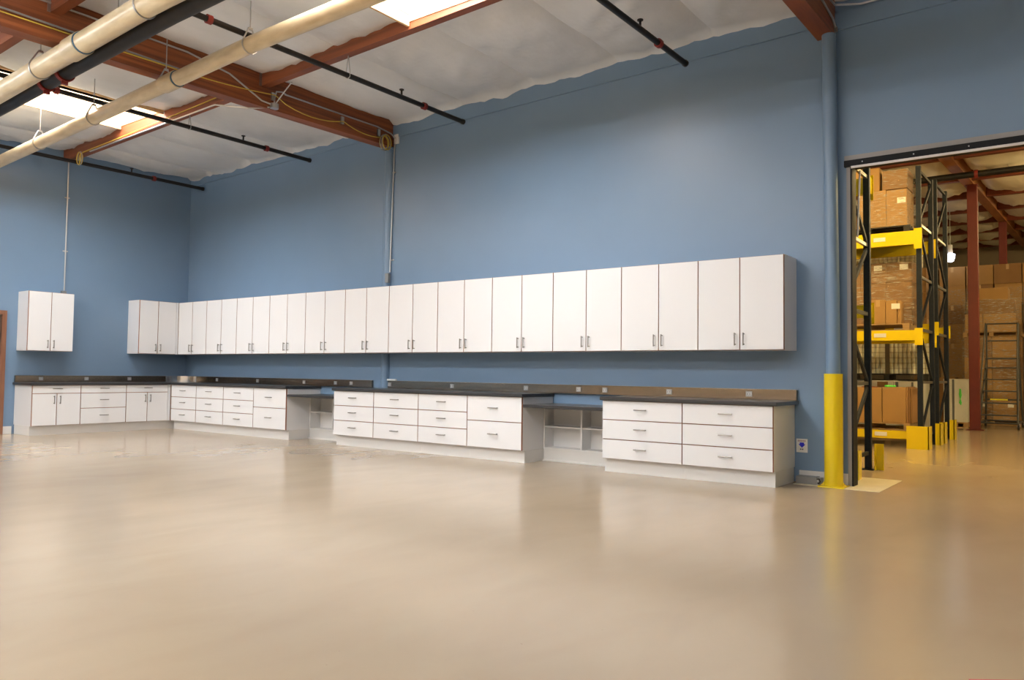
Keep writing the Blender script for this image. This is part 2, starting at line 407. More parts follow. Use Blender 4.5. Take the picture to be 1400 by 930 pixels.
for k in range(12):
    a, s, b = UX[2*k], UX[2*k+1], UX[2*k+2]
    lab = ('white two-door upper cabinet on the long wall, %s from the room corner' % ORD[k]) if k < 6 else ('white two-door upper cabinet on the long wall, %s from the yellow-based column' % ORD[11-k])
    if k == 0: lab = 'white two-door upper cabinet on the long wall, tucked into the room corner'
    if k == 11: lab = 'white two-door upper cabinet at the exposed end nearest the yellow-based column'
    c = upper(b-a-.001, (a, 0, 0), 0, lab, back=.085 if k in (5,) else 0, split=s-a, group=UG)
upper(.679, (0, -2.898, 0), R(90), 'white two-door upper cabinet hanging alone on the end wall', group=UG, split=.336)
c = upper(.68, (0, -1.126, 0), R(90), 'white two-door upper cabinet on the end wall meeting the corner', group=UG, ext=.44)
MB().box(.684, .722, -UD+.006, -UD+.02, UB, UT_, 0).build('filler_strip', 'white_laminate', c)

BG = 'white base cabinets'
def base(width, loc, rz, label, layout, back=0.0, ext0=0, ext1=0, lx=.02, rx=.02):
    t = thing('base_cabinet', label, 'cabinet', loc, rz, BG)
    MB().box(-ext0, width+ext1, -BD+DT, -back-.002, BB_, BT_, (0, 0, 1, 0, 0, 0)).build('body', ['white_laminate', 'brown_edge'], t)
    MB().box(-ext0, width+ext1, -BD+.065, -back-.03, 0, BB_-.001).build('toe_kick', 'white_base', t)
    H = BT_-BB_
    if layout == 'd3': fr = [.33, .335, .335]
    elif layout == 'd2': fr = [.48, .52]
    elif layout == 'd3t': fr = [.20, .39, .41]
    else: fr = [.20]
    z = BT_
    for q in fr:
        z0 = z-q*H
        front('drawer', t, 0, width, z0, z, BD, (width*.5, (z0+z)/2+.012), 'h'); z = z0
    if layout == 'dd':
        front('door', t, 0, width/2, BB_, z, BD, (width/2-.045, z-.10), 'v')
        front('door', t, width/2, width, BB_, z, BD, (width/2+.045, z-.10), 'v')
    return t
LY = [2.8994, 2.18, 1.4427, .7074]
base(LY[0]-LY[1]-.001, (0, -LY[0], 0), R(90), 'white base cabinet with drawer over two doors, at the brown door end', 'dd')
base(LY[1]-LY[2]-.001, (0, -LY[1], 0), R(90), 'white base cabinet with three drawers of unequal height on the end wall', 'd3t')
c = base(LY[2]-LY[3]-.001, (0, -LY[2], 0), R(90), 'white base cabinet with a drawer over two doors beside the corner', 'dd', ext1=.70)
MB().box(.737, .785, -BD+.002, -BD+DT, BB_, BT_).build('filler_strip', 'white_laminate', c)
BX = [.6718, 1.4625, 2.2667, 3.0959, 3.922, 5.016, 5.8424, 6.6831, 7.5198, 8.361, 9.449, 10.3865, 11.3141]
labs = ['white three-drawer base cabinet on the long wall in the room corner', 'white three-drawer base cabinet, second from the corner on the long wall', 'white three-drawer base cabinet, third from the corner on the long wall',
        'white base cabinet with two deep drawers beside the open desk nearest the corner', None,
        'white three-drawer base cabinet in front of the slim column', 'white three-drawer base cabinet, second in the middle run from the slim column', 'white three-drawer base cabinet beside the middle run two-drawer unit',
        'white base cabinet with two deep drawers between middle run and wide-drawer desk', None,
        'wide white three-drawer base cabinet beside an open desk', 'wide white three-drawer base cabinet at the exposed end nearest the yellow column']
lay = ['d3', 'd3', 'd3', 'd2', None, 'd3', 'd3', 'd3', 'd2', None, 'd3', 'd3']
for i in range(12):
    if lay[i]:
        base(BX[i+1]-BX[i]-.001, (BX[i], 0, 0), 0, labs[i], lay[i], back=.085 if i == 5 else 0)
# worktops
CT, CF = .815, .682
def worktop(pts, z0, z1, label, name='worktop'):
    return tag(MB().poly(pts, z0, z1).build(name, 'charcoal_top', bevel=.006), label, 'worktop')
worktop([(0.001, -2.935), (CF, -2.935), (CF, -CF), (BX[4]+.02, -CF), (BX[4]+.02, -.001), (.001, -.001)], BT_+.001, CT, 'L-shaped charcoal worktop wrapping the room corner')
cx0, cx1 = GX1-.075, GX1+.10
worktop([(BX[5]-.02, -CF), (BX[9]+.02, -CF), (BX[9]+.02, -.001), (cx1, -.001), (cx1, -.085), (cx0, -.085), (cx0, -.001), (BX[5]-.02, -.001)], BT_+.001, CT, 'charcoal worktop over the middle run of drawers, notched around the slim column')
worktop([(BX[10]-.02, -CF), (BX[12]+.045, -CF), (BX[12]+.045, -.001), (BX[10]-.02, -.001)], BT_+.001, CT, 'charcoal worktop over the two wide drawer cabinets')
for k, (a, b, nm) in enumerate(((BX[4], BX[5], 'far'), (BX[9], BX[10], 'near'))):
    where = 'nearest the room corner' if k == 0 else 'beside the wide drawer cabinets'
    worktop([(a+.004, -.645), (b-.004, -.645), (b-.004, -.003), (a+.004, -.003)], .655, .692, 'lowered charcoal desk top ' + where, 'desk_top')
    t = thing('open_shelf_unit', 'shallow white open shelf unit under the lowered desk ' + where, 'shelf', (a, 0, 0))
    w_ = b-a; yf = -.21
    MB().box(.004, .022, yf, -.012, .145, .654).build('side_panel', 'white_inside', t)
    MB().box(w_-.022, w_-.004, yf, -.012, .145, .654).build('side_panel', 'white_inside', t)
    MB().box(.004, w_-.004, -.012, -.003, .145, .654).build('back_panel', 'white_inside', t)
    MB().box(.022, w_-.022, yf, -.012, .145, .163).build('shelf', 'white_inside', t)
    dv = .50*w_
    MB().box(.022, dv-.01, yf+.01, -.012, .405, .423).build('shelf', 'white_inside', t)
    MB().box(dv+.01, w_-.022, yf+.01, -.012, .405, .423).build('shelf', 'white_inside', t)
    MB().box(dv-.01, dv+.01, yf, -.012, .163, .654).build('divider', 'white_inside', t)
    MB().box(.004, w_-.004, yf+.01, -.03, 0, .145).build('toe_kick', 'white_base', t)
    MB().box(.004, w_-.004, yf-.015, yf+.01, 0, .018).build('shoe_molding', 'white_base', t)

# ------------------------------------------------------------------ backsplashes and outlets
ST, SB = .922, CT+.001
def splash(x0, x1, label, rz=0, loc=(0, 0, 0)):
    t = thing('backsplash', label, 'backsplash', loc, rz)
    MB().box(x0, x1, -.045, -.002, SB, ST).build('panel', 'stainless', t, bevel=.003)
    MB().box(x0, x1, -.047, -.002, ST, ST+.004).build('top_lip', 'steel_pull', t)
    return t
splash(-2.915, -.42, 'dark stainless backsplash raceway along the end wall', R(90))
splash(.45, 5.13, 'dark stainless backsplash raceway on the long wall from the corner to the slim column')
splash(5.475, 11.345, 'long stainless backsplash raceway with warm reflection tint from the slim column to the exposed end')
t = thing('corner_backsplash', 'bright curved stainless plate across the room corner above the worktop', 'backsplash')
m = MB(); k = 10
for i in range(k+1):
    a = i/k*math.pi/2
    px, py = .42-.40*math.sin(a)**1.0, -.42+.40*(1-math.cos(a))
    px, py = .05+.37*(1-math.sin(a)), -.05-.37*(1-math.cos(a))
    m.v += [(px, py, SB), (px, py, ST+.004)]
for i in range(k): m.f.append((2*i, 2*i+2, 2*i+3, 2*i+1)); m.m.append(0)
m.build('curved_plate', 'chrome', t, smooth=True)
MB().box(.43, .447, -.05, -.002, SB, ST+.004).build('end_cap', 'chrome', t)
MB().box(.002, .05, -.417, -.40, SB, ST+.004).build('end_cap', 'chrome', t)
def outlet(loc, rz, label):
    t = thing('outlet', label, 'outlet', loc, rz, 'outlets on the backsplash')
    MB().box(-.033, .033, -.006, 0, -.028, .028).build('cover_plate', 'galvanised', t)
    MB().box(-.022, .022, -.012, -.006, -.014, .012).build('socket', 'outlet_plate', t)
    MB().box(-.016, -.009, -.0128, -.012, -.007, .006).build('slot', 'outlet_dark', t)
    MB().box(.009, .016, -.0128, -.012, -.007, .006).build('slot', 'outlet_dark', t)
for i, y in enumerate((-2.54, -1.824, -1.092)):
    outlet((.0455, y, .873), R(90), 'small outlet on the end wall backsplash, %s from the brown door' % ORD[i])
ol = [(1.114, 'nearest the room corner'), (2.326, 'second from the room corner'), (3.566, 'above the two deep drawers nearest the corner'), (4.329, 'above the middle of the corner-side open desk'), (4.69, 'above the corner-side desk, toward the slim column'),
      (5.52, 'beside the slim column'), (6.731, 'above the middle run of drawers'), (7.976, 'above the two deep drawers of the middle run'), (8.762, 'above the open desk, next to the middle run'), (9.127, 'above the open desk, next to the wide drawers'), (9.95, 'above the wide drawer cabinet beside the desk'), (10.858, 'above the last wide drawer cabinet')]
for x, s in ol: outlet((x, -.0455, .871), 0, 'small outlet on the long backsplash ' + s)
t = thing('wire_cover', 'small white box sitting on the backsplash beside the slim column', 'cover', (5.54, -.022, ST+.005))
MB().box(-.085, .085, -.02, .018, 0, .022).build('lid', 'white_laminate', t, bevel=.003)
MB().box(-.088, .088, -.022, .019, 0, .006).build('flange', 'white_base', t)

# ------------------------------------------------------------------ small wall things by the yellow column
t = thing('wall_sign', 'small white sign with a blue down arrow on the blue wall', 'sign', (11.385, -.001, .365))
MB().box(-.055, .055, -.003, 0, -.068, .068).build('plate', 'paper', t)
def flat(pts, name, m, parent, y0=-.0045, y1=-.0031):
    b = MB(); k = len(pts); b.v = [(x, y0, z) for x, z in pts]+[(x, y1, z) for x, z in pts]
    b.f = [tuple(range(k)), tuple(range(k, 2*k))[::-1]]+[(i, k+i, k+(i+1) % k, (i+1) % k) for i in range(k)]; b.m = [0]*len(b.f)
    return b.build(name, m, parent)
flat([(-.021, .031), (-.021, .014), (-.034, .014), (0, -.022), (.034, .014), (.021, .014), (.021, .031)], 'arrow', 'ink_blue', t)
for i in range(5): flat([(-.040+i*.016, .039), (-.030+i*.016, .039), (-.030+i*.016, .055), (-.040+i*.016, .055)], 'lettering', 'ink_red', t)
for i in range(2): flat([(-.018+i*.019, -.042), (-.006+i*.019, -.042), (-.006+i*.019, -.031), (-.018+i*.019, -.031)], 'lettering', 'ink', t)
t = thing('floor_raceway', 'low grey metal box on the floor between cabinet and yellow column', 'metal box', (11.365, -.09, .0045))
MB().box(0, .20, -.05, .06, 0, .072).build('housing', 'grey_metal', t, bevel=.003)
MB().box(.2005, .235, -.045, .05, 0, .066).build('end_plate', 'galvanised', t)
MB().tube([(.205, -.048, .055), (.225, -.06, .06), (.235, -.06, .035), (.222, -.055, .012), (.21, -.05, .02)], .007, 6).build('cord', 'rubber', t, smooth=True)

# ------------------------------------------------------------------ ceiling pipes
def zl(zm, dz, x): return zm + dz*(min(x, 7.2)/9-.5)
def clevis(t, x, y, z, r, top):
    pts = [(x, y+(r+.006)*math.cos(a), z+(r+.006)*math.sin(a)) for a in [R(v) for v in range(150, 391, 15)]]
    apex = z+r+.085
    m = MB(); m.tube([(x, y-.018, apex)]+pts+[(x, y+.018, apex)], .008, 6)
    m.box(x-.012, x+.012, y-.022, y+.022, apex-.012, apex+.008)
    m.build('hanger_loop', 'galvanised', t, smooth=SH)
    cyl('hanger_rod', (x, y, apex), (x, y, top), .006, 'galvanised', t, 8)
def cpipe(label, y, zm, dz, r, x0, x1, rings, hang):
    t = thing('drain_pipe', label, 'pipe')
    MB().tube([(x0, y, zl(zm, dz, x0)), (7.2, y, zl(zm, dz, 7.2)), (x1, y, zl(zm, dz, x1))], r, 28).build('pipe', 'cream_pvc', t, smooth=SH)
    for x in rings:
        c = MB().tube([(x-.30, y, zl(zm, dz, x-.30)), (x-.26, y, zl(zm, dz, x-.26)), (x, y, zl(zm, dz, x))], [r+.001, r+.014, r+.014], 28).build('bell_end', 'cream_pvc', t, smooth=SH)
        MB().tube([(x, y, zl(zm, dz, x)), (x+.014, y, zl(zm, dz, x+.014))], r+.008, 28).build('joint_ring', 'blue_band', t, smooth=SH)
    for x in hang: clevis(t, x, y, zl(zm, dz, x), r, zc(x)-.0)
    return t
cpipe('wide cream plastic pipe hung beside the black sprinkler main', -4.66, 4.15, .32, .10, .02, 13.5, (5.98, 12.0), (5.02, 7.14, 9.2, 11.2))
cpipe('narrow cream plastic pipe hung on clevis loops toward the long wall', -3.6, 4.17, .32, .08, .02, 13.5, (5.82, 11.8), (2.37, 3.90, 5.58, 7.14, 9.1, 10.9))
t = thing('sprinkler_main', 'thick black sprinkler main pipe with red couplings', 'pipe')
ym = -4.44
def zmn(x): return zl(4.17, .24, x)
MB().tube([(.02, ym, zmn(0)), (7.2, ym, zmn(7.2)), (13.5, ym, zmn(13.5))], .083, 24).build('pipe', 'black_pipe', t, smooth=SH)
for x in (4.62, 5.05, 9.6):
    c = MB().tube([(x, ym, zmn(x)), (x+.055, ym, zmn(x+.055))], .10, 20).build('coupling', 'red_fitting', t, smooth=SH)
    MB().box(x+.012, x+.043, ym-.03, ym+.03, zmn(x)-.128, zmn(x)-.09).build('clamp_bolt', 'red_fitting', c)
for x in (2.4, 6.2, 10.2): cyl('hanger_rod', (x, ym, zmn(x)+.08), (x, ym, zc(x)), .006, 'galvanised', t, 8)
BRX = [.50, 3.76, 7.03, 10.28]
bl = ['black sprinkler branch pipe nearest the end wall', 'black sprinkler branch pipe passing under the end wall bay skylight', 'black sprinkler branch pipe just past the laminated beam with draped cable', 'black sprinkler branch pipe nearest the column with yellow base']
for x, l in zip(BRX, bl):
    t = thing('sprinkler_branch', l, 'pipe', (0, 0, 0), 0, 'sprinkler branch pipes'); z = 4.41
    ye = {0: -.08, 1: -.21, 2: -.27, 3: -.39}[BRX.index(x)]
    MB().tube([(x, -6.9, z), (x, ye, z)], .03, 14).build('pipe', 'black_pipe', t, smooth=SH)
    cyl('end_cap', (x, ye, z), (x, ye+.03, z), .036, 'black_pipe', t, 12)
    for y in (-1.0, -3.98): 
        MB().tube([(x, y-.025, z), (x, y+.025, z)], .045, 14).build('coupling', 'red_fitting', t, smooth=SH)
    for y in (-1.4, -4.9):
        h = MB().tube([(x, y, z+.02), (x, y, z+.09)], .012, 8); h.tube([(x, y, z+.085), (x, y, z+.095)], .03, 10); h.build('sprinkler_head', 'black_pipe', t, smooth=SH)
    cyl('riser', (x, ym, zmn(x)+.084), (x, ym, z-.02), .03, 'black_pipe', t, 12)
    hx = MB(); hx.tube([(x, -2.25, zp(x)-.002), (x-.035, -2.25, z+.02), (x-.035, -2.25, z-.02), (x, -2.25, z-.036), (x+.035, -2.25, z-.02), (x+.035, -2.25, z+.02), (x+.002, -2.25, zp(x)-.002)], .005, 6)
    hx.build('hanger', 'galvanised', t)

# ------------------------------------------------------------------ conduits, cables
def tubething(name, label, cat, parts):
    t = thing(name, label, cat)
    for pn, pts, r, m in parts: MB().tube(pts, r, 8).build(pn, m, t, smooth=SH)
    return t
bxf = GX1-GW/2-.012     # beam face toward the end wall
bxn = GX1+GW/2+.012     # beam face toward the camera
jb = (bxn+.03, -2.13, 4.40)
t = tubething('wall_conduit', 'thin metal conduit dropping beside the slim column to a grey box', 'conduit', [
    ('pipe', [(bxn, -1.95, 4.60), (bxn, -.35, 4.60), (5.50, -.10, 4.56), (5.53, -.03, 4.50)], .011, 'conduit'),
    ('pipe', [(5.525, -.02, 4.46), (5.50, -.02, 4.35), (5.455, -.02, 2.52)], .011, 'conduit')])
MB().box(5.50, 5.58, -.03, -.001, 4.42, 4.56).build('wall_plate', 'white_base', t)
MB().box(5.405, 5.475, -.075, -.03, 2.36, 2.50).build('junction_box', 'grey_metal', t, bevel=.004)
for z in (4.0, 2.70): MB().box(5.46, 5.52, -.012, -.001, z-.01, z+.01).build('strap', 'conduit', t)
t = tubething('beam_conduit', 'grey metal conduit running to a round junction box under the laminated beam', 'conduit', [
    ('pipe', [(bxn, -6.4, 4.70), (bxn, -3.3, 4.70), (bxn+.0, -2.75, 4.62), (bxn+.01, -2.30, 4.42), jb], .011, 'conduit'),
    ('pipe', [(bxn, -6.4, 4.50), (bxn, -3.2, 4.47)], .011, 'grey_cable'),
    ('pipe', [jb, (bxn+.02, -2.12, 4.50), (bxn, -2.08, 4.60), (bxn, -1.99, 4.62), (bxn, -1.93, 4.60)], .010, 'conduit'),
    ('pipe', [jb, (bxn+.25, -2.15, 4.52), (bxn+.45, -2.19, 4.588)], .008, 'conduit'),
    ('pipe', [(jb[0]-.03, jb[1]-.05, 4.37), (bxf+.02, -2.35, 4.345), (bxf-.8, -2.32, 4.56), (1.0, -2.325, 4.50)], .011, 'conduit')])
MB().tube([(jb[0], jb[1], 4.36), (jb[0], jb[1], 4.42)], .055, 16).build('junction_box', 'galvanised', t, smooth=SH)
for y in (-2.13, -1.0, -4.4, -.32): MB().box(bxn-.011, bxn+.012, y-.025, y+.025, 4.47, 4.57).build('bracket', 'galvanised', t)
def droop(a, b, s, n=8):
    a = Vector(a); b = Vector(b); return [a.lerp(b, i/n)-Vector((0, 0, s*4*(i/n)*(1-i/n))) for i in range(n+1)]
def coil(parent, c, rr, axis, mats, turns=4):
    for i in range(turns):
        o = (i-(turns-1)/2)*.017; k = 24; r = rr*(1+.13*math.sin(i*2.3))
        pts = []
        for j in range(k):
            a = 2*math.pi*j/k
            if axis == 'x': pts.append((c[0]+o, c[1]+r*.78*math.cos(a), c[2]+r*math.sin(a)+.01*math.sin(i*3)))
            else: pts.append((c[0]+r*.7*math.cos(a), c[1]+o, c[2]+r*math.sin(a)+.01*math.sin(i*3)))
        MB().tube(pts, .0065, 6, closed=True).build('loop', mats[i % len(mats)], parent, smooth=True)
bx2 = bxn+.026
t = thing('cable', 'yellow cable draped along the laminated beam ending in a coil by the wall', 'cable')
MB().tube([(bxn+.024, -6.4, 4.44), (bxn+.024, -4.3, 4.44)]+droop((bxn+.024, -3.2, 4.45), (bx2+.02, -2.13, 4.53), .015)+droop((bx2+.014, -2.1, 4.50), (bx2, -1.0, 4.50), .09)[1:]+droop((bx2, -1.0, 4.50), (bx2, -.30, 4.45), .05)[1:], .0065, 6).build('run', 'yellow_cable', t, smooth=True)
coil(t, (bx2+.015, -.22, 4.395), .105, 'x', ['yellow_cable', 'grey_cable', 'yellow_cable', 'grey_cable', 'yellow_cable'], 5)
t = thing('cable', 'yellow cable stapled along the purlin ending in a hanging coil near the end wall', 'cable')
MB().tube([(5.25, -2.318, 4.68), (3.4, -2.322, 4.61), (2.0, -2.322, 4.56), (.75, -2.322, 4.53), (.72, -2.335, 4.50)], .007, 6).build('run', 'yellow_cable', t, smooth=True)
coil(t, (.70, -2.345, 4.43), .10, 'y', ['yellow_cable', 'grey_cable', 'yellow_cable'], 3)
t = tubething('wall_conduit', 'thin metal conduit on the end wall above the lone upper cabinet', 'conduit', [('pipe', [(.018, -2.22, zp(0)+.03), (.018, -2.22, 2.34)], .012, 'conduit')])
MB().box(.002, .06, -2.27, -2.20, UT_+.002, UT_+.07).build('junction_box', 'grey_metal', t)
for z in (3.0, 3.9): MB().box(.002, .012, -2.26, -2.18, z-.01, z+.01).build('strap', 'conduit', t)
t = tubething('beam_conduit', 'grey conduit bending off the laminated beam over the yellow-based column', 'conduit', [
    ('pipe', [(GX2+GW/2+.012, -3.0, 4.72), (GX2+GW/2+.012, -.5, 4.64), (GX2+GW/2+.012, -.14, 4.60), (GX2+GW/2+.012, -.035, 4.54)], .012, 'conduit'),
    ('pipe', [(GX2+GW/2+.012, -.9, 4.72), (GX2+GW/2+.05, -.2, 4.70), (GX2+GW/2+.25, -.06, 4.71), (13.4, -.04, 4.735)], .011, 'conduit')])
MB().box(GX2+GW/2+.001, GX2+GW/2+.03, -.05, -.022, 4.50, 4.545).build('clip', 'grey_metal', t)

# ------------------------------------------------------------------ room lamps
FY = -6.0
for i, x in enumerate((1.5, 4.2, 6.9, 9.6, 12.3, 15.0)):  # endmost fixtures are unseen additions to brighten the yellow-based column
  for j, y in enumerate((FY, -11.0)):
    t = thing('strip_light', 'white fluorescent strip fixture hung over the room', 'light fixture', (x, y, 4.22), 0, 'fluorescent strip fixtures out of frame')
    MB().box(-1.2, 1.2, -.06, .06, .03, .09).build('housing', 'fixture_white', t, bevel=.006)
    for s in (-1, 1): MB().tube([(-1.17, s*.04, .01), (1.17, s*.04, .01)], .016, 10).build('tube', 'tube_glow', t, smooth=SH)
    for s in (-1, 1): cyl('hanger_wire', (s*.9, 0, .09), (s*.9, 0, .84), .003, 'galvanised', t, 6)

# ================================================================== warehouse behind the opening
def zw(y): return 4.76 + .05*y          # insulation line
def zwb(y): return 4.55 + .05*y         # beam underside
wx0, wx1 = 2.0, RX
roof = struct(MB().hexa([(wx0, WT, zw(WT)+.3), (wx1, WT, zw(WT)+.3), (wx1, WY, zw(WY)+.3), (wx0, WY, zw(WY)+.3), (wx0, WT, zw(WT)+.4), (wx1, WT, zw(WT)+.4), (wx1, WY, zw(WY)+.4), (wx0, WY, zw(WY)+.4)]).build('ceiling_warehouse', 'roof_deck'), 'insulated warehouse roof')
PY = [2.71+2.44*k for k in range(10)]
m = MB(); h = .10
m.hexa([(11.65-h, WT+.005, zwb(WT)), (11.65+h, WT+.005, zwb(WT)), (11.65+h, WY-.005, zwb(WY)), (11.65-h, WY-.005, zwb(WY)), (11.65-h, WT+.005, zw(WT)+.29), (11.65+h, WT+.005, zw(WT)+.29), (11.65+h, WY-.005, zw(WY)+.29), (11.65-h, WY-.005, zw(WY)+.29)])
MATS['glulam_bright'] = mat('glulam_bright', (.42, .17, .05), .5, col2=(.26, .085, .028), vscale=1.0, stretch=(6, .6, 14))
tag(m.build('roof_beam', 'glulam_bright'), 'orange laminated beam running back over the red warehouse column', 'beam')
mat('red_purlin', (.24, .055, .022), .5, col2=(.14, .03, .014), vscale=1.0, stretch=(.6, 6, 14))
for k, y in enumerate(PY):
    for x0, x1, side in ((6.0, 11.54, 'rack'), (11.76, 17.5, 'ladder')):
        m = MB(); m.box(x0, x1, y-.06, y+.06, zw(y)-.19, zw(y)+.24)
        tag(m.build('roof_purlin', 'red_purlin'), 'red-brown warehouse purlin on the %s side of the orange beam, %s from the opening' % (side, (ORD+['tenth'])[k]), 'purlin', 'warehouse purlins')
edges = [WT]+PY
for k in range(len(edges)-1):
    y0, y1 = edges[k]+.065, edges[k+1]-.065
    for a, b in ((8.0, 9.18), (9.18, 10.36), (10.36, 11.54), (11.76, 12.94), (12.94, 14.1), (14.1, 15.3)):
        sd += 1
        insul(a-.004, b+.004, y0, y1, lambda x, y: zw(y)+.02, .27, nx=10, ny=10, seed=sd*2.1, mname='insulation_warm', parent=roof, wrinkle=.02)
t = thing('warehouse_column', 'dark red square steel column in the warehouse aisle', 'column', (11.705, 10.5, 0))
MB().box(-.092, .092, -.092, .092, 0.012, zwb(10.4)-.02).build('post', 'red_column', t, bevel=.008)
MB().box(-.15, .15, -.15, .15, 0, .012).build('base_plate', 'red_column', t)
MB().box(-.11, .11, -.12, .12, zwb(10.4)-.02, zwb(10.38)-.002).build('cap_plate', 'red_column', t)
t = thing('warehouse_column', 'second red column further back under the orange beam', 'column', (11.66, 17.2, 0))
MB().box(-.092, .092, -.092, .092, 0.012, zwb(17.1)-.02).build('post', 'red_column', t, bevel=.008)
MB().box(-.15, .15, -.15, .15, 0, .012).build('base_plate', 'red_column', t)
t = thing('sprinkler_main', 'black sprinkler pipe with red couplings under the warehouse beam', 'pipe')
MB().tube([(8.2, 8.5, 4.84), (17.4, 8.5, 4.84)], .06, 16).build('pipe', 'black_pipe', t, smooth=SH)
for x in (11.05, 12.0, 13.4): MB().tube([(x-.03, 8.5, 4.84), (x+.03, 8.5, 4.84)], .078, 16).build('coupling', 'red_fitting', t, smooth=SH)
for x in (10.6, 12.5, 15): cyl('hanger_rod', (x, 8.5, 4.9), (x, 8.5, zw(8.5)+.1), .007, 'galvanised', t, 6)

# high bay lamps
def bay(loc, label, em, r=.20, group='sodium high bay lamps out of frame'):
    t = thing('high_bay_lamp', label, 'lamp', loc, 0, group)
    MB().tube([(0, 0, .0), (0, 0, .12), (0, 0, .22)], [r*.6, r*.5, .05], 20, caps=True).build('shade', 'fixture_white', t, smooth=SH)
    MB().tube([(0, 0, -.20), (0, 0, -.185), (0, 0, -.10), (0, 0, -.012)], [r*.4, r*.7, r*.95, r], 18).build('lens', em, t, smooth=SH)
    cyl('hanger_rod', (0, 0, .22), (0, 0, zw(loc[1])-loc[2]+.1), .008, 'galvanised', t, 6)
for x, y in ((14.9, 2.6), (14.9, 9.5), (14.9, 16.0), (18.5, 6.0), (12.6, 2.4), (9.0, 3.3)):  # unseen; those nearest the opening added to brighten surfaces facing the room
    bay((x, y, 4.35+.05*y), 'warm sodium high bay lamp hung over the warehouse aisle', 'bay_glow')
bay((10.81, 14.0, 4.16), 'glowing high bay lamp visible between the rack and red column', 'bay_glow_white', .11, None)

# pallet racks
def rack(x0, x1, y0, y1, H, levels, label, guards=True, near_beams=True):
    t = thing('pallet_rack', label, 'pallet rack', (x1, y0, 0), 0, 'warehouse pallet racks')
    D = y1-y0; W = x1-x0; p = .035
    for fx in (0, -W):
        for fy in (0, D):
            po = MB().box(fx-p, fx+p, fy-p, fy+p, .01, H).build('upright', 'navy_steel', t, bevel=.006)
            MB().box(fx-.07, fx+.07, fy-.07, fy+.07, 0, .01).build('foot_plate', 'navy_steel', po)
        zz = .22; k = 0
        while zz+.75 < H:
            a, b = (p, D-p) if k % 2 == 0 else (D-p, p)
            MB().bar((fx, a, zz), (fx, b, zz+.72), .045, .03, upv=(1, 0, 0)).build('diagonal_brace', 'navy_steel', t)
            MB().bar((fx, p, zz-.03), (fx, D-p, zz-.03), .04, .03, upv=(1, 0, 0)).build('horizontal_brace', 'galvanised' if k else 'navy_steel', t)
            zz += .80; k += 1
        MB().bar((fx, p, H-.06), (fx, D-p, H-.06), .04, .03, upv=(1, 0, 0)).build('horizontal_brace', 'navy_steel', t)
    for (z0, z1) in levels:
        for fy, s in ((-p-.004, -1), (D+p+.004, 1)):
            ya, yb = sorted((fy, fy+s*.045))
            b = MB().box(-W+p, p+.0, ya, yb, z0, z1).build('beam', 'yellow_paint', t, bevel=.004)
            MB().box(-.055, .055, ya-.006 if s < 0 else yb, ya if s < 0 else yb+.006, z0-.07, z1+.03).build('end_connector', 'yellow_paint', b)
            if s < 0:
                MB().box(-.62, -.45, ya-.004, ya, (z0+z1)/2-.025, (z0+z1)/2+.035).build('location_label', 'paper', b)
        for fx in (-W*.2, -W*.4, -W*.6, -W*.8): MB().box(fx-.03, fx+.03, 0, D, z1-.045, z1-.005).build('cross_bar', 'navy_steel', t)
    if guards:
        for fy in (0, D):
            g = MB()
            g.box(-.17 if fy == 0 and y0 < 5 else .055, .13, fy-.135, fy-.115, 0, .34); g.box(.115, .135, fy-.135, fy+.10, 0, .34)
            g.build('post_guard', 'yellow_paint', t)
    return t
rack(8.75, 11.625, 4.98, 6.02, 4.27, [(.135, .255), (1.62, 1.775), (3.07, 3.28)], 'navy and yellow pallet rack facing the opening, loaded with cartons')
rack(8.75, 11.625, 6.42, 7.46, 4.36, [(1.83, 1.95)], 'navy pallet rack standing back to back behind the carton rack')
t = rack(8.9, 11.645, .56, 1.62, 4.3, [(1.75, 1.9), (3.2, 3.4)], 'navy pallet rack end frame just behind the wall beside the opening', guards=False)
MB().box(.085, .155, .06, .075, 0, .30).box(.14, .155, -.06, .06, 0, .30).build('post_guard', 'yellow_paint', t)
MB().box(.07, .16, 1.07, 1.085, 0, .30).box(.07, .082, 1.02, 1.085, 0, .30).build('post_guard', 'yellow_paint', t)

def pallet(x0, x1, y0, y1, z, label, m='pallet_wood', group='pallets'):
    t = thing('pallet', label, 'pallet', ((x0+x1)/2, (y0+y1)/2, z), 0, group); w, d = (x1-x0)/2, (y1-y0)/2
    for s in (-1, 0, 1): MB().box(-w if s < 0 else (s*w-.045 if s == 0 else w-.09), -w+.09 if s < 0 else (.045 if s == 0 else w), -d, d, .018, .095).build('stringer', m, t)
    for i in range(6):
        yy = -d+.045+i*(2*d-.09)/5; MB().box(-w, w, yy-.045, yy+.045, .0955, .113).build('deck_board', m, t)
    for i in range(3):
        yy = -d+.05+i*(2*d-.1)/2; MB().box(-w, w, yy-.05, yy+.05, 0, .0175).build('deck_board', m, t)
    return t
PH = .1135
def carton(x0, x1, y0, y1, z0, z1, label, group=None, m='carton', tape=True, lab=False, seam=True):
    t = thing('carton', label, 'carton', ((x0+x1)/2, (y0+y1)/2, z0), 0, group); w, d, h = (x1-x0)/2, (y1-y0)/2, z1-z0
    MB().box(-w, w, -d, d, 0, h).build('box', m, t, bevel=.006)
    if tape: MB().box(-.03, .03, -d-.0015, -d, h*.72, h-.006).box(-.03, .03, -d, d, h, h+.0012).build('tape', 'tape', t)
    if lab:
        MB().box(w*.05, w*.05+.12, -d-.0025, -d-.0001, h*.62, h*.62+.085).build('paper_label', 'paper', t)
    return t
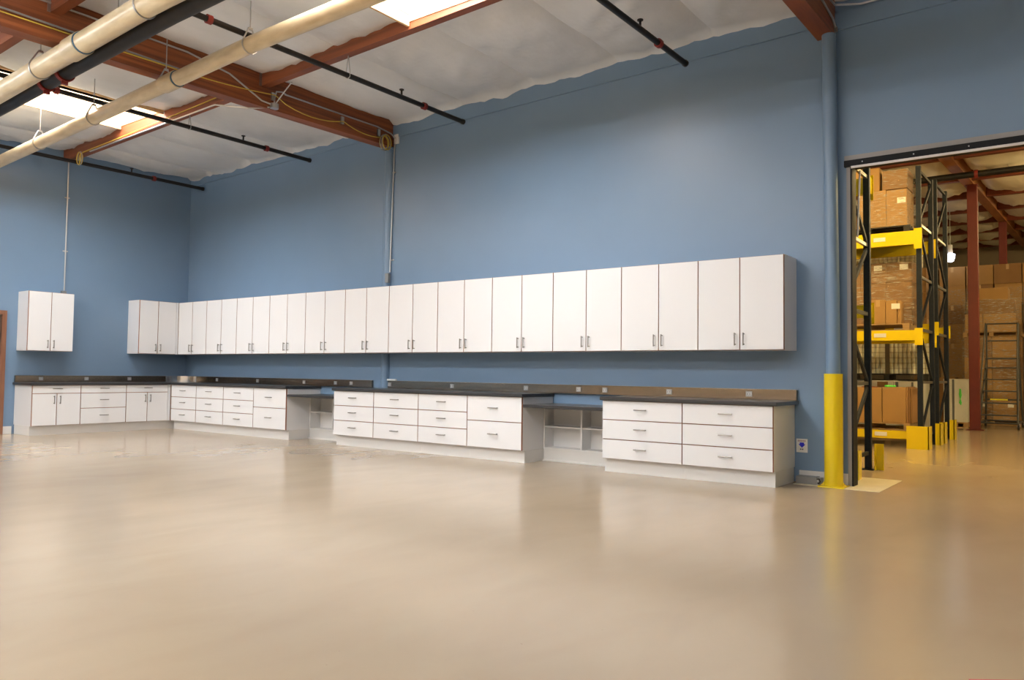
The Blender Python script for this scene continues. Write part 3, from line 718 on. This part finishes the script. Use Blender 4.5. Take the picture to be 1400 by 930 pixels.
def wrap(x0, x1, y0, y1, z0, z1, label):
    m = MB(); n_ = 10; k = 14
    # wavy shell round the load, open below
    ring = []
    per = [(x0, y0, x1, y0), (x1, y0, x1, y1), (x1, y1, x0, y1), (x0, y1, x0, y0)]
    pts = []
    for (ax, ay, bx_, by) in per:
        for i in range(n_):
            pts.append((ax+(bx_-ax)*i/n_, ay+(by-ay)*i/n_))
    cx, cy = (x0+x1)/2, (y0+y1)/2
    for j in range(k+1):
        z = z0+(z1-z0)*j/k
        for (px, py) in pts:
            o = .016+.008*noise.noise(Vector((px*6, py*6, z*7)))
            dx, dy = px-cx, py-cy; l = math.hypot(dx, dy); m.v.append((px+dx/l*o*1.4, py+dy/l*o*1.4, z))
    L_ = len(pts)
    for j in range(k):
        for i in range(L_):
            m.f.append((j*L_+i, j*L_+(i+1) % L_, (j+1)*L_+(i+1) % L_, (j+1)*L_+i)); m.m.append(0)
    return tag(m.build('stretch_wrap', 'stretch_film', smooth=True), label, 'plastic wrap')
# --- front rack, floor level
Z1 = .2555
pallet(10.30, 11.48, 5.0, 6.0, Z1, 'wooden pallet on the lowest yellow beams under big brown cartons')
z = Z1+PH+.001
carton(10.33, 10.72, 5.02, 5.6, z, .90, 'big brown carton low on the rack with a white diamond label', None, tape=False)
carton(10.73, 11.08, 5.02, 5.6, z, .90, 'plain big brown carton low on the rack, middle of three', None, tape=False)
carton(11.09, 11.42, 5.02, 5.6, z, .91, 'big brown carton low on the rack beside upright cardboard sheets', None, tape=False)
for i, (a, b) in enumerate(((11.424, 11.444), (11.45, 11.468), (11.474, 11.496))):
    tag(MB().box(a, b, 5.03+i*.02, 5.6, z, .92-.01*i).build('cardboard_sheet', 'carton_edge', bevel=.002), 'upright cardboard sheet leaning at the end of the low carton pallet', 'cardboard', 'cardboard sheets')
t = carton(10.70, 11.12, 5.62, 5.99, z, 1.01, 'white carton with a brown panel behind the big brown cartons', None, m='white_pack', tape=False)
MB().box(-.02, .14, -.1875, -.1852, .45, .62).build('side_panel', 'carton_dark', t)
t = carton(11.14, 11.48, 5.62, 5.99, z, 1.0, 'white wrapped carton with grey corners behind the big brown cartons', None, m='white_pack', tape=False)
MB().box(-.15, -.11, -.1875, -.1852, .42, .62).build('corner_strip', 'grey_pack', t)
MB().box(.08, .11, -.1875, -.1852, .42, .62).build('corner_strip', 'grey_pack', t)
tag(MB().poly([(-.07, -.03), (-.02, -.06), (.06, -.04), (.09, .01), (.03, .05), (-.05, .04)], 0, .03).build('green_tag', 'green_mark', bevel=.008), 'bright green bundle lying on the low brown cartons', 'bundle').location = (11.16, 5.2, .911)
tag(MB().box(-.10, .10, -.08, .08, 0, .012).build('red_folder', 'red_fitting', bevel=.002), 'red folder lying on the low brown cartons', 'folder').location = (10.88, 5.15, .9025)
# --- front rack, middle level
Z2 = 1.776
pallet(10.30, 11.48, 5.0, 6.0, Z2, 'pale wooden pallet on the middle yellow beams under wrapped cartons')
z = Z2+PH+.001
carton(10.93, 11.14, 5.02, 5.24, z, 2.26, 'small light brown carton in front of the wrapped load, taped', None)
carton(11.145, 11.30, 5.03, 5.24, z, 2.25, 'small light brown carton in front of the wrapped load with white label', None, lab=True, tape=False)
carton(11.305, 11.36, 5.05, 5.24, z, 2.24, 'narrow light brown carton at the end of the front row', None, tape=False)
g = 'wrapped cartons on the middle rack level'
for j, (za, zb_) in enumerate(((z, 2.22), (2.222, 2.55), (2.552, 2.87))):
    for i, (a, b) in enumerate(((10.34, 10.72), (10.722, 11.10), (11.102, 11.47))):
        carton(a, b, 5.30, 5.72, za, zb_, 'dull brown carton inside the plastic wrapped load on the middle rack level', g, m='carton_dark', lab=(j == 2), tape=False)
wrap(10.33, 11.475, 5.285, 5.735, z, 2.88, 'clear plastic wrap around the cartons on the middle rack level')
# --- front rack, top level
Z3 = 3.281
pallet(10.30, 11.50, 5.0, 6.0, Z3, 'black plastic pallet on the top yellow beams', 'dark_pallet')
z = Z3+PH+.001
carton(10.32, 10.72, 5.02, 5.55, z, 3.86, 'tan carton with white label on top rack level against the wall side', None, lab=True, tape=False)
carton(10.77, 11.165, 5.02, 5.55, z, 3.97, 'tall plain tan carton on the top rack level', None, tape=False)
carton(11.17, 11.46, 5.02, 5.55, z, 3.96, 'tan carton with white label on the top rack level at the rack end', None, lab=True, tape=False)
wrap(10.765, 11.465, 5.01, 5.56, z, 3.955, 'clear plastic wrap around two cartons on the top rack level')
carton(10.50, 11.07, 5.03, 5.5, 3.972, 4.34, 'large tan carton stacked highest on the rack', None, tape=False)
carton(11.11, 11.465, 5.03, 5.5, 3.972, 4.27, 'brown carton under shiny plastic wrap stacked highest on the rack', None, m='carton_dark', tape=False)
wrap(11.12, 11.47, 5.02, 5.51, 3.974, 4.28, 'shiny crinkled plastic wrap around the highest rack carton')
# --- rear rack: white packs, cans
pallet(10.24, 11.50, 6.46, 7.40, 0, 'wooden pallet on the floor under white packs in the rear rack')
for i in range(4):
    a = 10.26+i*.313
    carton(a, a+.308, 6.48, 7.0, PH+.001, .55, 'lower white pack standing on the rear rack floor pallet', 'white packs in the rear rack', m='white_pack', tape=False)
    carton(a, a+.308, 6.48, 7.0, .5515, 1.008, 'upper white pack stacked on the rear rack floor pallet', 'white packs in the rear rack', m='white_pack', tape=False)
pallet(10.22, 11.50, 6.46, 7.0, 1.0095, 'dark pallet carrying stacked white cans in the rear rack', 'dark_pallet')
cm = MB(); ch = .0905
cm.tube([(0, 0, 0), (0, 0, .005), (0, 0, .009)], [.030, .0335, .033], 12, 1)
cm.tube([(0, 0, .009), (0, 0, ch-.010)], .0328, 12, 0, caps=False)
cm.tube([(0, 0, ch-.010), (0, 0, ch-.006), (0, 0, ch-.0005)], [.033, .0335, .029], 12, 1)
CAN = cm.mesh('can', ['can_label', 'can_metal'], smooth=SH)
def cans(xs0, ncol, y0, z0, nrow, depth, side=0):
    for r_ in range(nrow):
        for c_ in range(ncol):
            dd = max(depth, side if c_ == ncol-1 else 0)
            for d_ in range(dd):
                tag(link('can', CAN, None, (xs0+c_*.0685, y0+d_*.0685, z0+r_*ch)), ('white labelled can on the dark pallet, %s layer up' if z0 < 2 else 'white labelled can atop the rear rack cartons, %s layer up') % ORD[r_], 'can', 'stacked white cans')
zc0 = 1.0095+PH+.001
cans(10.30, 8, 6.52, zc0, 6, 2)
cans(10.93, 9, 6.52, zc0, 6, 2, 4)
pallet(10.30, 11.48, 6.46, 7.40, 1.951, 'wooden pallet on the rear rack beams under cartons')
for i in range(3):
    for j in range(2):
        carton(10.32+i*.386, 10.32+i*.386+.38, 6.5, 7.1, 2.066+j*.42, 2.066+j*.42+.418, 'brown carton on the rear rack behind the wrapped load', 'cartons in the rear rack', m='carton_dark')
cans(10.36, 16, 6.55, 2.066+.84+.001, 3, 1)
# --- wrapped white pallet beside the red column
pallet(11.02, 11.50, 11.15, 12.0, 0, 'wooden pallet under the wrapped white trays by the red column')
t = thing('tray_stack', 'shrink-wrapped stack of white trays with a green mark by the red column', 'tray stack', (11.04, 11.17, PH+.001))
for i in range(20): MB().box(0, .16, 0, .8, i*.046, i*.046+.042).build('tray', 'white_pack', t)
MB().box(.162, .20, 0.004, .8, 0, .92).build('dark_side', 'grey_pack', t)
MB().box(.202, .45, .004, .8, 0, .92).build('wrapped_side', 'white_pack', t, bevel=.01)
flat([(.29, .60), (.31, .50), (.29, .42), (.33, .36), (.345, .42), (.325, .50), (.345, .58), (.33, .72), (.30, .72)], 'paint_mark', 'green_mark', t, -.003, .003)
MB().box(-.004, .455, -.001, .81, .921, .93).build('top_sheet', 'paper', t)
# --- big carton piles at the back
g1 = 'cartons in the tall back pile'
for j in range(8):
    for i in range(5):
        a = 9.9+i*.60+random.uniform(-.01, .01); zz = j*.485
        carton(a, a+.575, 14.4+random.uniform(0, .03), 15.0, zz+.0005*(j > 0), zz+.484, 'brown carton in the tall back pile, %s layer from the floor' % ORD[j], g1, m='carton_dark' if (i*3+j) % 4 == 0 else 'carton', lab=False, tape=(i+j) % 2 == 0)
wrap(9.86, 12.92, 14.36, 15.04, 0, 3.3, 'cloudy plastic wrap around the tall back pile')
pallet(11.20, 12.34, 12.95, 13.95, 0, 'wooden pallet on the floor under the wrapped cartons behind the ladder')
g2 = 'cartons in the wrapped two pallet pile'
z = PH+.001
for j in range(4):
    for i in range(2):
        a = 11.22+i*.56; hh = .478
        carton(a, a+.552, 12.97, 13.5, z+j*hh, z+j*hh+hh-.002, 'brown carton on the lower pallet of the pile behind the ladder', g2, m='carton' if (i+j) % 3 else 'carton_dark', tape=False, lab=(j == 0))
z += 4*.478
pallet(11.20, 12.34, 12.95, 13.95, z, 'wooden pallet stacked on cartons, upper one behind the ladder')
zu = z+PH+.001
for i, (a, b) in enumerate(((11.24, 11.60), (11.61, 12.26))):
    carton(a, b, 12.97, 13.5, zu, zu+.42, 'brown carton in the lower layer of the upper pallet pile', g2, tape=False)
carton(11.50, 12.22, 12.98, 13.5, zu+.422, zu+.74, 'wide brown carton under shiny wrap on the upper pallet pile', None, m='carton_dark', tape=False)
carton(11.34, 12.10, 13.0, 13.5, zu+.742, zu+1.02, 'wide brown carton crowning the upper pallet pile', None, tape=False)
wrap(11.22, 12.30, 12.95, 13.53, zu, zu+.76, 'shiny plastic wrap around the upper pallet pile')
wrap(11.20, 12.34, 12.95, 13.55, PH, z-.02, 'plastic wrap around the lower pallet pile behind the ladder')
for j in range(3):
    carton(10.55, 11.0, 13.2, 13.7, j*.36+.0005*(j > 0), j*.36+.359, 'dark brown carton in the short stack behind the white trays', 'short carton stack', m='carton_dark', lab=True, tape=False)
for j in range(6):
    carton(12.55, 13.1, 12.6, 13.2, j*.5+.0005*(j > 0), j*.5+.499, 'tan carton in the narrow pile beyond the ladder', 'narrow carton pile', lab=(j % 2 == 0))
wrap(12.54, 13.11, 12.59, 13.21, 0, 2.9, 'plastic wrap around the narrow carton pile beyond the ladder')

# --- rolling ladder
t = thing('rolling_ladder', 'dark steel rolling warehouse ladder with handrails and casters', 'ladder', (12.05, 11.2, 0))
W = .30
def lt(name, pts, r=.018, m='ladder_steel', parent=None): return MB().tube(pts, r, 8).build(name, m, parent or t, smooth=SH)
for s in (-1, 1):
    lt('stringer', [(s*(W+.04), 0, .14), (s*W, .95, 1.5)], .02)
    lt('rear_leg', [(s*(W+.05), 1.15, .12), (s*W, .98, 1.5)], .02)
    lt('base_rail', [(s*(W+.05), -.02, .13), (s*(W+.05), 1.18, .13)], .02)
    lt('handrail', [(s*(W+.03), .12, .30), (s*(W+.03), .10, .95), (s*W, .85, 2.28), (s*W, 1.05, 2.28), (s*W, 1.0, 1.5)], .015)
    for y in (.05, 1.12):
        c = MB().tube([(s*(W+.05)-.018, y, .055), (s*(W+.05)+.018, y, .055)], .055, 14).build('caster', 'rubber', t, smooth=SH)
        MB().box(s*(W+.05)-.028, s*(W+.05)+.028, y-.02, y+.02, .06, .125).build('caster_fork', 'galvanised', c)
for i in range(5):
    f = (i+.6)/5.4; MB().box(-W-.02, W+.02, .95*f-.09, .95*f+.07, .14+1.36*f-.015, .14+1.36*f+.01).build('step', 'ladder_steel', t)
MB().box(-W-.02, W+.02, .90, 1.15, 1.49, 1.52).build('platform', 'ladder_steel', t)
for z_ in (1.9, 2.28): lt('guard_rail', [(-W, 1.05, z_), (W, 1.05, z_)], .014)
for y, z_ in ((-.02, .13), (1.16, .13), (1.09, .6)): lt('cross_bar', [(-W-.05, y, z_), (W+.05, y, z_)], .018)
MB().box(-.18, .14, .345, .352, .60, .63).build('warning_strip', 'bright_yellow', t)
